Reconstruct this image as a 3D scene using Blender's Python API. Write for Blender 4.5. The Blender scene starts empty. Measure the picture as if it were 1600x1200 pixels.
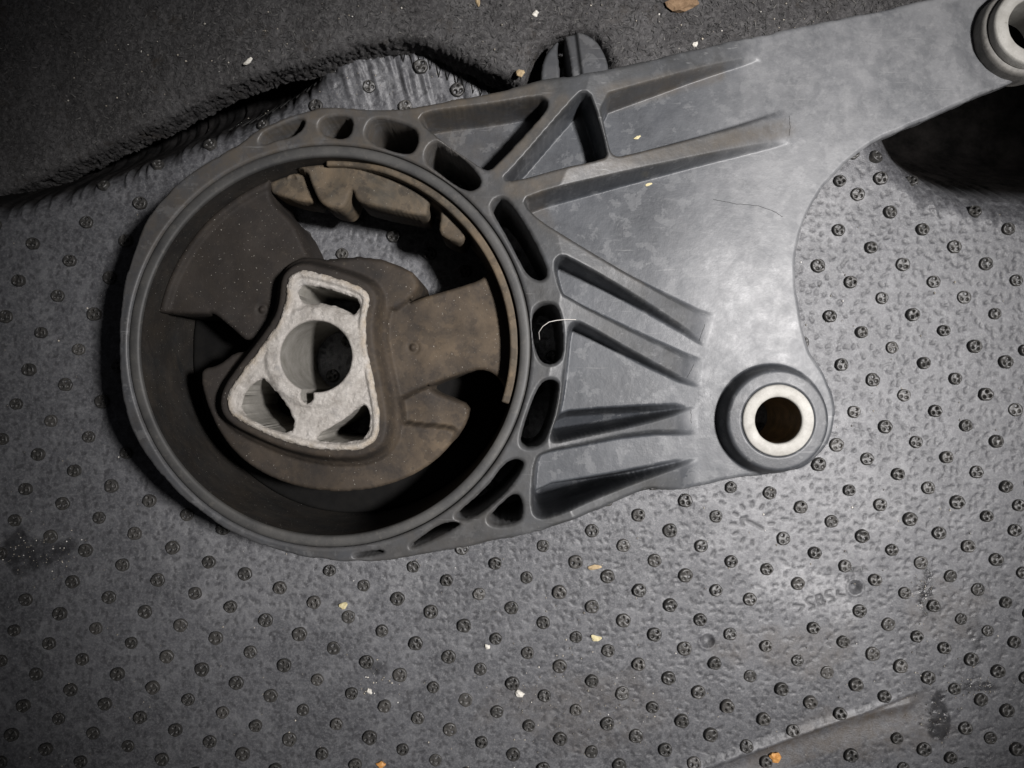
import bpy, math, random
import numpy as np
from mathutils import Vector, Matrix

random.seed(4)
rng = np.random.default_rng(11)

# ------------------------------------------------------------------ units
# lengths are written in tenths-of-a-millimetre-like units: 6000 units = 1 metre
S = 1.0 / 6000.0
ZMAT = -240.0           # level of the mat below the face of the round housing
CAMH = 1256.0           # camera height above the housing face


def K(z):
    return (CAMH - z) / CAMH


def W(u, v, z=0.0):
    """plan position (x, y) of a point read off the photograph at height z"""
    k = K(z)
    return ((u - 800.0) * k, (600.0 - v) * k)


def M3(x, y, z):
    return (x * S, y * S, (z - ZMAT) * S)


scene = bpy.context.scene
col = scene.collection

# ------------------------------------------------------------------ camera
cam_d = bpy.data.cameras.new('camera')
cam_d.sensor_width = 36.0
cam_d.lens = 36.0 * CAMH / 1600.0
cam_d.clip_start = 0.002
cam_d.clip_end = 50.0
cam = bpy.data.objects.new('camera', cam_d)
cam.location = M3(0, 0, CAMH)
col.objects.link(cam)
scene.camera = cam

# ------------------------------------------------------------------ light
world = bpy.data.worlds.new('World')
scene.world = world
world.use_nodes = True
bg = world.node_tree.nodes['Background']
bg.inputs[0].default_value = (0.90, 0.90, 1.0, 1)
bg.inputs[1].default_value = 0.022


def lamp(name, u, v, z, tu, tv, power, radius, angle, blend, colour):
    d = bpy.data.lights.new(name, 'SPOT')
    d.energy = power
    d.shadow_soft_size = radius * S
    d.spot_size = math.radians(angle)
    d.spot_blend = blend
    d.color = colour
    o = bpy.data.objects.new(name, d)
    p = Vector(M3(u - 800, 600 - v, z))
    t = Vector(M3(tu - 800, 600 - tv, -80))
    o.location = p
    o.rotation_euler = (t - p).to_track_quat('-Z', 'Y').to_euler()
    col.objects.link(o)
    return o


lamp('work_lamp', 2330, 500, 3100, 1080, 600, 28.0, 160, 39, 1.0, (1.0, 0.972, 0.965))

vs = scene.view_settings
vs.view_transform = 'Standard'
vs.look = 'None'
vs.exposure = 0.0
vs.gamma = 1.0
vs.use_curve_mapping = False
scene.cycles.use_denoising = True
scene.cycles.max_bounces = 6

# ------------------------------------------------------------------ numpy tools
_tab = {}


def vnoise(X, Y, scale, seed=0):
    if seed not in _tab:
        _tab[seed] = np.random.default_rng(1000 + seed).random((256, 256)).astype(np.float32)
    T = _tab[seed]
    x = np.asarray(X) / scale + 1000.37
    y = np.asarray(Y) / scale + 1000.71
    xi = np.floor(x).astype(np.int64); yi = np.floor(y).astype(np.int64)
    fx = x - xi; fy = y - yi
    fx = fx * fx * (3 - 2 * fx); fy = fy * fy * (3 - 2 * fy)
    a = T[xi % 256, yi % 256]; b = T[(xi + 1) % 256, yi % 256]
    c = T[xi % 256, (yi + 1) % 256]; d = T[(xi + 1) % 256, (yi + 1) % 256]
    return (a * (1 - fx) + b * fx) * (1 - fy) + (c * (1 - fx) + d * fx) * fy


def fbm(X, Y, scale, seed=0, octs=4):
    s = 0.0; a = 0.5; t = 0.0
    for i in range(octs):
        s = s + a * vnoise(X, Y, scale / (2 ** i), seed + i)
        t += a; a *= 0.55
    return s / t


def sstep(a, b, x):
    t = np.clip((np.asarray(x) - a) / (b - a), 0, 1)
    return t * t * (3 - 2 * t)


def chaikin(P, n=2):
    P = np.asarray(P, float)
    for _ in range(n):
        Q = np.roll(P, -1, axis=0)
        A = 0.75 * P + 0.25 * Q
        B = 0.25 * P + 0.75 * Q
        P = np.stack([A, B], 1).reshape(-1, P.shape[1])
    return P


def poly(pts, z=0.0, n=2):
    """photo outline (u, v[, z]) -> smoothed plan polygon"""
    out = []
    for p in pts:
        zz = p[2] if len(p) > 2 else z
        out.append(W(p[0], p[1], zz))
    return chaikin(out, n) if n else np.asarray(out, float)


def sdf_poly(X, Y, P, margin=60.0):
    """signed distance to polygon, negative inside; far points get +margin"""
    X = np.asarray(X, float); Y = np.asarray(Y, float)
    out = np.full(X.shape, margin)
    lo = P.min(0) - margin; hi = P.max(0) + margin
    m = (X > lo[0]) & (X < hi[0]) & (Y > lo[1]) & (Y < hi[1])
    x = X[m]; y = Y[m]
    if x.size == 0:
        return out
    d2 = np.full(x.shape, 1e18); ins = np.zeros(x.shape, bool)
    Q = np.roll(P, -1, axis=0)
    for (ax, ay), (bx, by) in zip(P, Q):
        ex, ey = bx - ax, by - ay
        L = ex * ex + ey * ey
        if L < 1e-12:
            continue
        px = x - ax; py = y - ay
        t = np.clip((px * ex + py * ey) / L, 0, 1)
        qx = px - t * ex; qy = py - t * ey
        np.minimum(d2, qx * qx + qy * qy, out=d2)
        if ay != by:
            c = (ay > y) != (by > y)
            ins ^= c & (px < ex * py / ey)
    d = np.sqrt(d2)
    d[ins] *= -1
    out[m] = np.minimum(d, margin) if margin else d
    return out


def sdf_line(X, Y, pts):
    d2 = np.full(np.shape(X), 1e18)
    for (ax, ay), (bx, by) in zip(pts[:-1], pts[1:]):
        ex, ey = bx - ax, by - ay
        t = np.clip(((X - ax) * ex + (Y - ay) * ey) / (ex * ex + ey * ey), 0, 1)
        d2 = np.minimum(d2, (X - ax - t * ex) ** 2 + (Y - ay - t * ey) ** 2)
    return np.sqrt(d2)


def edge_round(d, r):
    e = np.clip(-d, 0, r)
    return r - np.sqrt(np.maximum(r * r - (r - e) ** 2, 0))


def link_mesh(name, V, F, mat, parent=None, smooth=True, attrs=None, base=None):
    """V in local plan units relative to base (x, y, z)"""
    V = np.asarray(V, float)
    me = bpy.data.meshes.new(name)
    F = np.asarray(F, np.int32)
    nv, nf, k = len(V), len(F), F.shape[1]
    me.vertices.add(nv)
    me.vertices.foreach_set('co', (V * S).astype(np.float32).ravel())
    me.loops.add(nf * k)
    me.loops.foreach_set('vertex_index', F.ravel())
    me.polygons.add(nf)
    me.polygons.foreach_set('loop_start', np.arange(0, nf * k, k, dtype=np.int32))
    try:
        me.polygons.foreach_set('loop_total', np.full(nf, k, np.int32))
    except Exception:
        pass
    me.update(calc_edges=True)
    me.validate()
    if smooth:
        me.polygons.foreach_set('use_smooth', np.ones(len(me.polygons), bool))
    for an, av in (attrs or {}).items():
        at = me.attributes.new(an, 'FLOAT', 'POINT')
        at.data.foreach_set('value', np.asarray(av, np.float32).ravel())
    me.materials.append(mat)
    o = bpy.data.objects.new(name, me)
    col.objects.link(o)
    if parent is not None:
        o.parent = parent
    return o


def thing(name, label, cat, x, y, z, group=None):
    o = bpy.data.objects.new(name, None)
    o.empty_display_size = 0.01
    o.location = M3(x, y, z)
    o['label'] = label; o['category'] = cat
    o['base'] = [float(x), float(y), float(z)]
    if group:
        o['group'] = group
    col.objects.link(o)
    return o


def slab(name, bbox, res, dfun, zfun, bfun, mat, parent, origin, afun=None, nskirt=1, smooth_edge=4, smooth_z=0):
    """solid whose upper surface is zfun, cut to dfun < 0, with side walls down to bfun"""
    x0, x1, y0, y1 = bbox
    nx = int((x1 - x0) / res) + 1; ny = int((y1 - y0) / res) + 1
    xs = x0 + np.arange(nx) * res; ys = y0 + np.arange(ny) * res
    X, Y = np.meshgrid(xs, ys, indexing='ij')
    D = dfun(X, Y)
    ins = D < 0
    fm = ins[:-1, :-1] | ins[1:, :-1] | ins[:-1, 1:] | ins[1:, 1:]
    gx, gy = np.gradient(D, res)
    gl = np.sqrt(gx * gx + gy * gy) + 1e-9
    out = ~ins
    Xs = np.where(out, X - D * gx / gl, X); Ys = np.where(out, Y - D * gy / gl, Y)
    Dd = np.where(out, 0.0, D)
    idx = np.arange(nx * ny).reshape(nx, ny)
    a = idx[:-1, :-1][fm]; b = idx[1:, :-1][fm]; c = idx[1:, 1:][fm]; d = idx[:-1, 1:][fm]
    F = np.stack([a, b, c, d], 1)
    used = np.unique(F)
    remap = np.full(nx * ny, -1); remap[used] = np.arange(len(used))
    F = remap[F]
    vx = Xs.ravel()[used]; vy = Ys.ravel()[used]; vd = Dd.ravel()[used]
    E = np.concatenate([F[:, [0, 1]], F[:, [1, 2]], F[:, [2, 3]], F[:, [3, 0]]])
    key = E.min(1).astype(np.int64) * (len(used) + 1) + E.max(1)
    uq, inv, cnt = np.unique(key, return_inverse=True, return_counts=True)
    B = E[cnt[inv] == 1]
    if len(B):
        # even out the cut edge along its own run
        for _ in range(smooth_edge):
            for arr in (vx, vy):
                acc = np.zeros(len(arr)); num = np.zeros(len(arr))
                np.add.at(acc, B[:, 0], arr[B[:, 1]]); np.add.at(acc, B[:, 1], arr[B[:, 0]])
                np.add.at(num, B[:, 0], 1); np.add.at(num, B[:, 1], 1)
                mk = num > 0
                arr[mk] = 0.4 * arr[mk] + 0.6 * acc[mk] / num[mk]
    vz = zfun(vx, vy, vd)
    if smooth_z:
        fixed = np.zeros(len(vx), bool); fixed[np.unique(B)] = True
        for _ in range(smooth_z):
            acc = np.zeros(len(vx)); num = np.zeros(len(vx))
            acc += np.bincount(E[:, 0], vz[E[:, 1]], len(vx)) + np.bincount(E[:, 1], vz[E[:, 0]], len(vx))
            num += np.bincount(E[:, 0], None, len(vx)) + np.bincount(E[:, 1], None, len(vx))
            vz = np.where(fixed, vz, 0.35 * vz + 0.65 * acc / np.maximum(num, 1))
    V = np.stack([vx, vy, vz], 1)
    att = afun(vx, vy, vd) if afun else {}
    if bfun is not None and len(B):
        bv = np.unique(B)
        rm = np.full(len(used), -1); n0 = len(V)
        rings = [bv]
        Vn = [V]
        prev = np.arange(len(used))
        zb = bfun(vx[bv], vy[bv]); zt = vz[bv]
        FF = [F]
        cur = np.arange(len(used))
        for s in range(1, nskirt + 1):
            nxt = np.full(len(used), -1)
            nxt[bv] = n0 + (s - 1) * len(bv) + np.arange(len(bv))
            zz = zt + (np.minimum(zb, zt - 1) - zt) * s / nskirt
            Vn.append(np.stack([vx[bv], vy[bv], zz], 1))
            FF.append(np.stack([cur[B[:, 1]], cur[B[:, 0]], nxt[B[:, 0]], nxt[B[:, 1]]], 1))
            cur = nxt
        V = np.concatenate(Vn); F = np.concatenate(FF)
        att = {k2: np.concatenate([v2] + [v2[bv]] * nskirt) for k2, v2 in att.items()}
    V = V - np.asarray(origin, float)
    return link_mesh(name, V, F, mat, parent, True, att)


def lathe(name, prof, cx, cy, mat, parent, origin, n=160, wob=0.0, seed=0):
    prof = np.asarray(prof, float); m = len(prof)
    th = np.arange(n) * 2 * math.pi / n
    R = prof[:, 0][:, None] * np.ones(n); Z = prof[:, 1][:, None] * np.ones(n)
    if wob:
        R = R + wob * (fbm(np.cos(th) * 60, np.sin(th) * 60, 14, seed)[None, :] - 0.5) * 2
        Z = Z + wob * (fbm(np.cos(th) * 60 + 300 + R, np.sin(th) * 60, 14, seed) - 0.5) * 1.2
    V = np.stack([cx + R * np.cos(th), cy + R * np.sin(th), Z], -1).reshape(-1, 3) - np.asarray(origin, float)
    F = []
    for i in range(m - 1):
        j = np.arange(n); k = (j + 1) % n
        F.append(np.stack([i * n + j, i * n + k, (i + 1) * n + k, (i + 1) * n + j], 1))
    return link_mesh(name, V, np.concatenate(F), mat, parent)


def tube(name, pts, r, mat, parent=None, origin=(0, 0, 0), n=6):
    pts = [Vector(p) for p in pts]
    V, F = [], []
    for i, p in enumerate(pts):
        t = (pts[min(i + 1, len(pts) - 1)] - pts[max(i - 1, 0)]).normalized()
        a = t.cross(Vector((0, 0, 1)))
        if a.length < 1e-4:
            a = Vector((1, 0, 0))
        a.normalize(); b = t.cross(a)
        for j in range(n):
            q = p + r * (math.cos(j * 2 * math.pi / n) * a + math.sin(j * 2 * math.pi / n) * b)
            V.append(q - Vector(origin))
        if i:
            for j in range(n):
                F.append((i * n - n + j, i * n - n + (j + 1) % n, i * n + (j + 1) % n, i * n + j))
    return link_mesh(name, V, F, mat, parent)


# ------------------------------------------------------------------ materials
class MatB:
    def __init__(self, name):
        self.m = bpy.data.materials.new(name)
        self.m.use_nodes = True
        self.nt = self.m.node_tree
        self.bs = self.nt.nodes['Principled BSDF']
        self.co = self.nt.nodes.new('ShaderNodeTexCoord').outputs['Object']

    def node(self, t, **kw):
        n = self.nt.nodes.new(t)
        for k, v in kw.items():
            setattr(n, k, v)
        return n

    def link(self, a, b):
        self.nt.links.new(a, b)

    def noise(self, size, detail=4, rough=0.6, dist=0.0):
        n = self.node('ShaderNodeTexNoise')
        n.inputs['Scale'].default_value = 1.0 / (size * S)
        n.inputs['Detail'].default_value = detail
        n.inputs['Roughness'].default_value = rough
        n.inputs['Distortion'].default_value = dist
        self.link(self.co, n.inputs['Vector'])
        return n.outputs['Fac']

    def ramp(self, src, stops):
        n = self.node('ShaderNodeValToRGB')
        el = n.color_ramp.elements
        while len(el) < len(stops):
            el.new(0.5)
        for e, (p, c) in zip(el, stops):
            e.position = p
            e.color = (*c, 1) if len(c) == 3 else c
        self.link(src, n.inputs[0])
        return n.outputs['Color']

    def g(self, src, a, b):
        return self.ramp(src, [(a, (0, 0, 0)), (b, (1, 1, 1))])

    def mix(self, fac, a, b, mode='MIX'):
        n = self.node('ShaderNodeMix', data_type='RGBA', blend_type=mode)
        for sock, val in ((n.inputs[0], fac), (n.inputs[6], a), (n.inputs[7], b)):
            if isinstance(val, (int, float)):
                sock.default_value = val
            elif isinstance(val, tuple):
                sock.default_value = (*val, 1)
            else:
                self.link(val, sock)
        return n.outputs[2]

    def math(self, op, a, b):
        n = self.node('ShaderNodeMath', operation=op)
        n.use_clamp = True
        for sock, val in ((n.inputs[0], a), (n.inputs[1], b)):
            if isinstance(val, (int, float)):
                sock.default_value = val
            else:
                self.link(val, sock)
        return n.outputs[0]

    def attr(self, name):
        return self.node('ShaderNodeAttribute', attribute_name=name).outputs['Fac']

    def bump(self, src, dist, strength=1.0, prev=None):
        n = self.node('ShaderNodeBump')
        n.inputs['Strength'].default_value = strength
        n.inputs['Distance'].default_value = dist * S
        self.link(src, n.inputs['Height'])
        if prev is not None:
            self.link(prev, n.inputs['Normal'])
        return n.outputs['Normal']

    def done(self, colour, rough, normal=None, metal=0.0, spec=0.5):
        for sock, val in ((self.bs.inputs['Base Color'], colour), (self.bs.inputs['Roughness'], rough),
                          (self.bs.inputs['Metallic'], metal)):
            if isinstance(val, (int, float)):
                sock.default_value = val
            elif isinstance(val, tuple):
                sock.default_value = (*val, 1)
            else:
                self.link(val, sock)
        self.bs.inputs['Specular IOR Level'].default_value = spec
        if normal is not None:
            self.link(normal, self.bs.inputs['Normal'])
        return self.m


def mat_plastic():
    b = MatB('black_glass_filled_plastic')
    n1 = b.noise(120, 5, 0.62); n2 = b.noise(28, 6, 0.75, 0.2); n3 = b.noise(5, 3, 0.7)
    base = b.ramp(n1, [(0.35, (0.032, 0.035, 0.040)), (0.65, (0.056, 0.060, 0.067))])
    film = b.g(n2, 0.46, 0.72)
    base = b.mix(b.math('MULTIPLY', film, 0.4), base, (0.092, 0.098, 0.106))
    wear = b.attr('wear')
    wn = b.math('MULTIPLY', wear, b.g(b.noise(90, 8, 0.70, 0.1), 0.20, 0.60))
    base = b.mix(wn, base, (0.175, 0.177, 0.182))
    wn2 = b.math('MULTIPLY', wear, b.g(b.noise(16, 5, 0.75), 0.5, 0.75))
    base = b.mix(b.math('MULTIPLY', wn2, 0.4), base, (0.27, 0.27, 0.27))
    st1 = b.math('MULTIPLY', b.g(b.noise(46, 9, 0.62, 0.1), 0.515, 0.545), 0.26)
    base = b.mix(st1, base, (0.060, 0.064, 0.070))
    st2 = b.math('MULTIPLY', b.g(b.noise(33, 9, 0.66, 0.1), 0.555, 0.58), 0.30)
    base = b.mix(st2, base, (0.165, 0.168, 0.172))
    base = b.mix(b.math('MULTIPLY', b.attr('grime'), b.g(b.noise(50, 6, 0.7), 0.15, 0.6)), base, (0.034, 0.034, 0.033))
    dust = b.attr('dust')
    dn = b.math('MULTIPLY', dust, b.g(b.noise(40, 5, 0.7), 0.25, 0.65))
    base = b.mix(dn, base, (0.078, 0.066, 0.052))
    base = b.mix(b.math('MULTIPLY', b.g(n3, 0.66, 0.74), 0.25), base, (0.22, 0.22, 0.21))
    mp = b.node('ShaderNodeMapping'); mp.inputs['Rotation'].default_value = (0, 0, math.radians(28)); mp.inputs['Scale'].default_value = (0.06, 1.0, 1.0)
    b.link(b.co, mp.inputs['Vector'])
    sn = b.node('ShaderNodeTexNoise'); sn.inputs['Scale'].default_value = 1.0 / (5 * S); sn.inputs['Detail'].default_value = 3
    b.link(mp.outputs[0], sn.inputs['Vector'])
    base = b.mix(b.math('MULTIPLY', b.g(sn.outputs['Fac'], 0.66, 0.74), 0.35), base, (0.24, 0.24, 0.24))
    rough = b.ramp(n2, [(0.3, (0.36, 0.36, 0.36)), (0.7, (0.50, 0.50, 0.50))])
    nm = b.bump(b.noise(5, 4, 0.7), 0.5, 0.45)
    nm = b.bump(b.noise(60, 3, 0.5), 2.0, 0.2, nm)
    return b.done(base, rough, nm, 0.0, 0.30)


def mat_sleeve():
    b = MatB('housing_sleeve_plastic')
    n1 = b.noise(70, 5, 0.65); n2 = b.noise(12, 4, 0.7)
    base = b.ramp(n1, [(0.35, (0.034, 0.034, 0.034)), (0.68, (0.066, 0.064, 0.060))])
    base = b.mix(b.math('MULTIPLY', b.g(n2, 0.55, 0.75), 0.4), base, (0.13, 0.12, 0.105))
    nm = b.bump(b.noise(6, 4, 0.7), 0.5, 0.4)
    return b.done(base, 0.55, nm, 0.0, 0.4)


def mat_rubber(name, dusty, dark=(0.022, 0.020, 0.019), use_attr=False):
    b = MatB(name)
    n1 = b.noise(90, 5, 0.65, 0.4); n2 = b.noise(10, 4, 0.75)
    base = b.mix(b.g(n1, 0.3, 0.7), dark, tuple(2.2 * c_ for c_ in dark))
    base = b.mix(b.math('MULTIPLY', b.g(b.noise(70, 5, 0.7, 0.5), 0.32, 0.68), dusty) if not use_attr else b.math('MULTIPLY', b.g(b.noise(70, 5, 0.7, 0.2), 0.28, 0.68), b.attr('dust')), base, (0.175, 0.128, 0.080))
    base = b.mix(b.math('MULTIPLY', b.g(n2, 0.60, 0.72), 0.10), base, (0.20, 0.165, 0.12))
    base = b.mix(b.math('MULTIPLY', b.g(b.noise(38, 9, 0.65), 0.53, 0.56), 0.35), base, (0.016, 0.014, 0.013))
    base = b.mix(b.math('MULTIPLY', b.g(b.noise(3.0, 2, 0.6), 0.70, 0.76), 0.6), base, (0.45, 0.43, 0.38))
    nm = b.bump(b.noise(9, 4, 0.7), 1.2, 0.5)
    return b.done(base, 0.72, nm, 0.0, 0.22)


def mat_alu():
    b = MatB('corroded_cast_aluminium')
    n1 = b.noise(40, 6, 0.72); n2 = b.noise(5, 5, 0.8); n3 = b.noise(22, 5, 0.7, 0.7)
    base = b.ramp(n1, [(0.32, (0.26, 0.24, 0.215)), (0.55, (0.42, 0.395, 0.365)), (0.75, (0.52, 0.495, 0.465))])
    base = b.mix(b.math('MULTIPLY', b.g(n3, 0.56, 0.70), 0.55), base, (0.22, 0.215, 0.21))
    base = b.mix(b.math('MULTIPLY', b.g(n2, 0.56, 0.70), 0.5), base, (0.66, 0.63, 0.59))
    base = b.mix(b.math('MULTIPLY', b.attr('dust'), b.g(b.noise(14, 4, 0.7), 0.3, 0.6)), base, (0.36, 0.29, 0.20))
    nm = b.bump(n2, 3.0, 0.8)
    nm = b.bump(b.noise(2.6, 3, 0.7), 1.3, 0.6, nm)
    return b.done(base, 0.62, nm, 0.30, 0.5)


def mat_bore():
    b = MatB('dull_bore_aluminium')
    n1 = b.noise(30, 5, 0.7); n2 = b.noise(4, 4, 0.8)
    base = b.ramp(n1, [(0.3, (0.20, 0.19, 0.165)), (0.7, (0.33, 0.315, 0.29))])
    base = b.mix(b.math('MULTIPLY', b.g(n2, 0.6, 0.72), 0.5), base, (0.5, 0.48, 0.45))
    return b.done(base, 0.6, b.bump(n2, 1.5, 0.6), 0.2, 0.5)


def mat_zinc(name, a, c, stain):
    b = MatB(name)
    n1 = b.noise(30, 6, 0.72); n2 = b.noise(6, 5, 0.8)
    base = b.ramp(n1, [(0.3, a), (0.65, c)])
    base = b.mix(b.math('MULTIPLY', b.g(n2, 0.60, 0.70), stain), base, (0.16, 0.15, 0.13))
    nm = b.bump(n2, 1.2, 0.5)
    return b.done(base, 0.6, nm, 0.05, 0.4)


def mat_mat():
    b = MatB('dark_moulded_rubber_mat')
    n1 = b.noise(190, 5, 0.62, 0.5); n2 = b.noise(34, 5, 0.72, 0.6); n3 = b.noise(4.5, 4, 0.8)
    base = b.ramp(n1, [(0.30, (0.052, 0.053, 0.058)), (0.70, (0.090, 0.091, 0.098))])
    base = b.mix(b.math('MULTIPLY', b.g(n2, 0.48, 0.74), 0.8), base, (0.165, 0.167, 0.174))
    base = b.mix(b.math('MULTIPLY', b.g(n3, 0.46, 0.66), 0.55), base, (0.205, 0.205, 0.208))
    base = b.mix(b.math('MULTIPLY', b.g(b.noise(2.4, 3, 0.8), 0.60, 0.74), 0.5), base, (0.33, 0.33, 0.335))
    base = b.mix(b.math('MULTIPLY', b.g(b.noise(6.5, 4, 0.8), 0.56, 0.70), 0.5), base, (0.045, 0.044, 0.046))
    base = b.mix(b.math('MULTIPLY', b.attr('scuff'), b.g(b.noise(13, 5, 0.75), 0.38, 0.58)), base, (0.30, 0.30, 0.305))
    base = b.mix(b.math('MULTIPLY', b.attr('mud'), b.g(b.noise(26, 5, 0.7), 0.3, 0.7)), base, (0.075, 0.062, 0.050))
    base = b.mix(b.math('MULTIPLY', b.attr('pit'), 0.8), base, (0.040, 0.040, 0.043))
    wet = b.math('MULTIPLY', b.attr('wet'), b.g(b.noise(30, 5, 0.7), 0.30, 0.52))
    base = b.mix(b.math('MULTIPLY', wet, 0.75), base, (0.016, 0.016, 0.017))
    dp = b.attr('deep')  # painted shade in the right drop, black border binding on the left
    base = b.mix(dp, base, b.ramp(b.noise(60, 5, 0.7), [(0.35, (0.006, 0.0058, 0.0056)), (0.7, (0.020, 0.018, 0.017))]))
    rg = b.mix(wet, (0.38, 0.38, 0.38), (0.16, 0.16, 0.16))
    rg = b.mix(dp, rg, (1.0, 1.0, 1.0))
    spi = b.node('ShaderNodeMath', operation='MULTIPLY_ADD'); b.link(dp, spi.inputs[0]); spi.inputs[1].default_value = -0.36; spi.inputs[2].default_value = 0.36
    nm = b.bump(b.noise(6, 5, 0.8), 0.8, 0.45)
    nm = b.bump(b.noise(2.5, 3, 0.7), 0.9, 0.65, nm)
    m_ = b.done(base, rg, nm, 0.0, 0.5)
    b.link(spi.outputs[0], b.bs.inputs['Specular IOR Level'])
    return m_


def mat_stud():
    b = MatB('dirty_black_stud_rubber')
    n2 = b.noise(9, 4, 0.7)
    base = b.ramp(n2, [(0.32, (0.020, 0.020, 0.020)), (0.72, (0.058, 0.055, 0.050))])
    inf = b.node('ShaderNodeObjectInfo').outputs['Random']
    base = b.mix(b.math('MULTIPLY', b.g(inf, 0.45, 1.0), 0.55), base, (0.085, 0.080, 0.074))
    return b.done(base, 0.42, b.bump(b.noise(4, 3, 0.7), 0.9, 0.6), 0.0, 0.45)


def mat_carpet():
    b = MatB('charcoal_felt_carpet')
    n1 = b.noise(150, 5, 0.65); n2 = b.noise(9, 5, 0.8); n3 = b.noise(3.2, 3, 0.8)
    base = b.ramp(n1, [(0.3, (0.042, 0.040, 0.040)), (0.7, (0.098, 0.096, 0.097))])
    base = b.mix(b.math('MULTIPLY', b.g(n2, 0.45, 0.72), 0.8), base, (0.185, 0.18, 0.178))
    base = b.mix(b.math('MULTIPLY', b.g(b.noise(15, 5, 0.8), 0.52, 0.68), 0.6), base, (0.035, 0.033, 0.033))
    base = b.mix(b.math('MULTIPLY', b.g(n3, 0.62, 0.78), 0.5), base, (0.25, 0.24, 0.23))
    base = b.mix(b.math('MULTIPLY', b.g(b.noise(60, 4, 0.7), 0.58, 0.72), 0.5), base, (0.060, 0.048, 0.036))
    nm = b.bump(n2, 5.0, 0.9)
    nm = b.bump(n3, 2.5, 0.8, nm)
    return b.done(base, 0.95, nm, 0.0, 0.15)


def mat_simple(name, a, c, size, rough=0.7, bump=1.0, spec=0.4):
    b = MatB(name)
    n1 = b.noise(size, 4, 0.7)
    return b.done(b.ramp(n1, [(0.3, a), (0.7, c)]), rough, b.bump(n1, bump, 0.7), 0.0, spec)


def mat_fibre():
    b = MatB('carpet_fibre_fleck')
    a = b.attr('shade')
    return b.done(b.ramp(a, [(0.0, (0.03, 0.03, 0.03)), (0.85, (0.085, 0.083, 0.081)), (1.0, (0.16, 0.155, 0.145))]), 0.8, None, 0.0, 0.2)


PLASTIC = mat_plastic(); SLEEVE = mat_sleeve()
RUB = mat_rubber('brown_dusty_rubber', 0.34, (0.0125, 0.0108, 0.0098), True); RUBD = mat_rubber('very_dusty_rubber', 0.62, (0.030, 0.027, 0.022))
RUBK = mat_rubber('black_ring_wall', 0.12, (0.012, 0.012, 0.012)); GAP_DARK = mat_simple('gap_shade_black', (0.004, 0.004, 0.004), (0.008, 0.0075, 0.007), 40, 0.85, 1.0, 0.1); ALU = mat_alu(); BORE = mat_bore()  # near-black ledge colour holds the shade of the ring gaps
ZINC = mat_zinc('zinc_plated_steel', (0.27, 0.26, 0.235), (0.43, 0.42, 0.39), 0.85)
RUST = mat_simple('rusty_oily_bore', (0.06, 0.045, 0.03), (0.22, 0.16, 0.09), 18, 0.5, 1.0)
ZINC2 = mat_zinc('scraped_zinc_collar', (0.10, 0.096, 0.09), (0.25, 0.24, 0.22), 0.6)
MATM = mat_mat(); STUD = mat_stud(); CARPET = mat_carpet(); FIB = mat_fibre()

# ------------------------------------------------------------------ the mat
DROP_R = poly([(1362, 150), (1378, 205), (1400, 245), (1440, 278), (1490, 300), (1560, 312), (1700, 318), (2300, 330),
               (2300, -900), (1362, -900)], ZMAT, 2)
DROP_L = poly([(-400, 330), (-50, 318), (60, 292), (160, 262), (250, 226), (330, 195), (410, 165), (480, 120), (540, 60), (600, -20), (640, -900), (-900, -900), (-900, 360)], ZMAT, 2)
CREASE = [W(1020, 1225, ZMAT), W(1180, 1172, ZMAT), (W(1300, 1128, ZMAT)), W(1420, 1098, ZMAT)]


def mat_z(X, Y):
    z = ZMAT + (fbm(X, Y, 420, 30, 2) - 0.5) * 14
    d = sdf_poly(X, Y, DROP_R, 900)
    streak = (vnoise(X + 0.25 * Y, Y * 0.12, 9, 33) - 0.5) * 2
    z = z - 340 * sstep(46, -200, d) + 9 * streak * sstep(60, 10, d) * sstep(-200, -60, d)
    d = sdf_poly(X, Y, DROP_L, 900)
    z = z - 230 * sstep(52, -110, d) + 8 * streak * sstep(64, 14, d)
    u = X / K(ZMAT) + 800; v = 600 - Y / K(ZMAT)
    rise = sstep(430, 580, u) * sstep(900, 740, u) * np.clip(190 - v, 0, 120)
    z = z + 0.30 * rise + 7 * streak * np.clip(rise / 60, 0, 1)
    # the crease at the lower right: the far side lies a little higher
    dc = sdf_line(X, Y, CREASE)
    side = (Y - CREASE[1][1]) - (CREASE[2][1] - CREASE[1][1]) / (CREASE[2][0] - CREASE[1][0]) * (X - CREASE[1][0])
    z = z + 5 * np.exp(-(dc / 9.0) ** 2) - 4 * sstep(0, 8, -side) * sstep(60, 10, dc)
    return z


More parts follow.
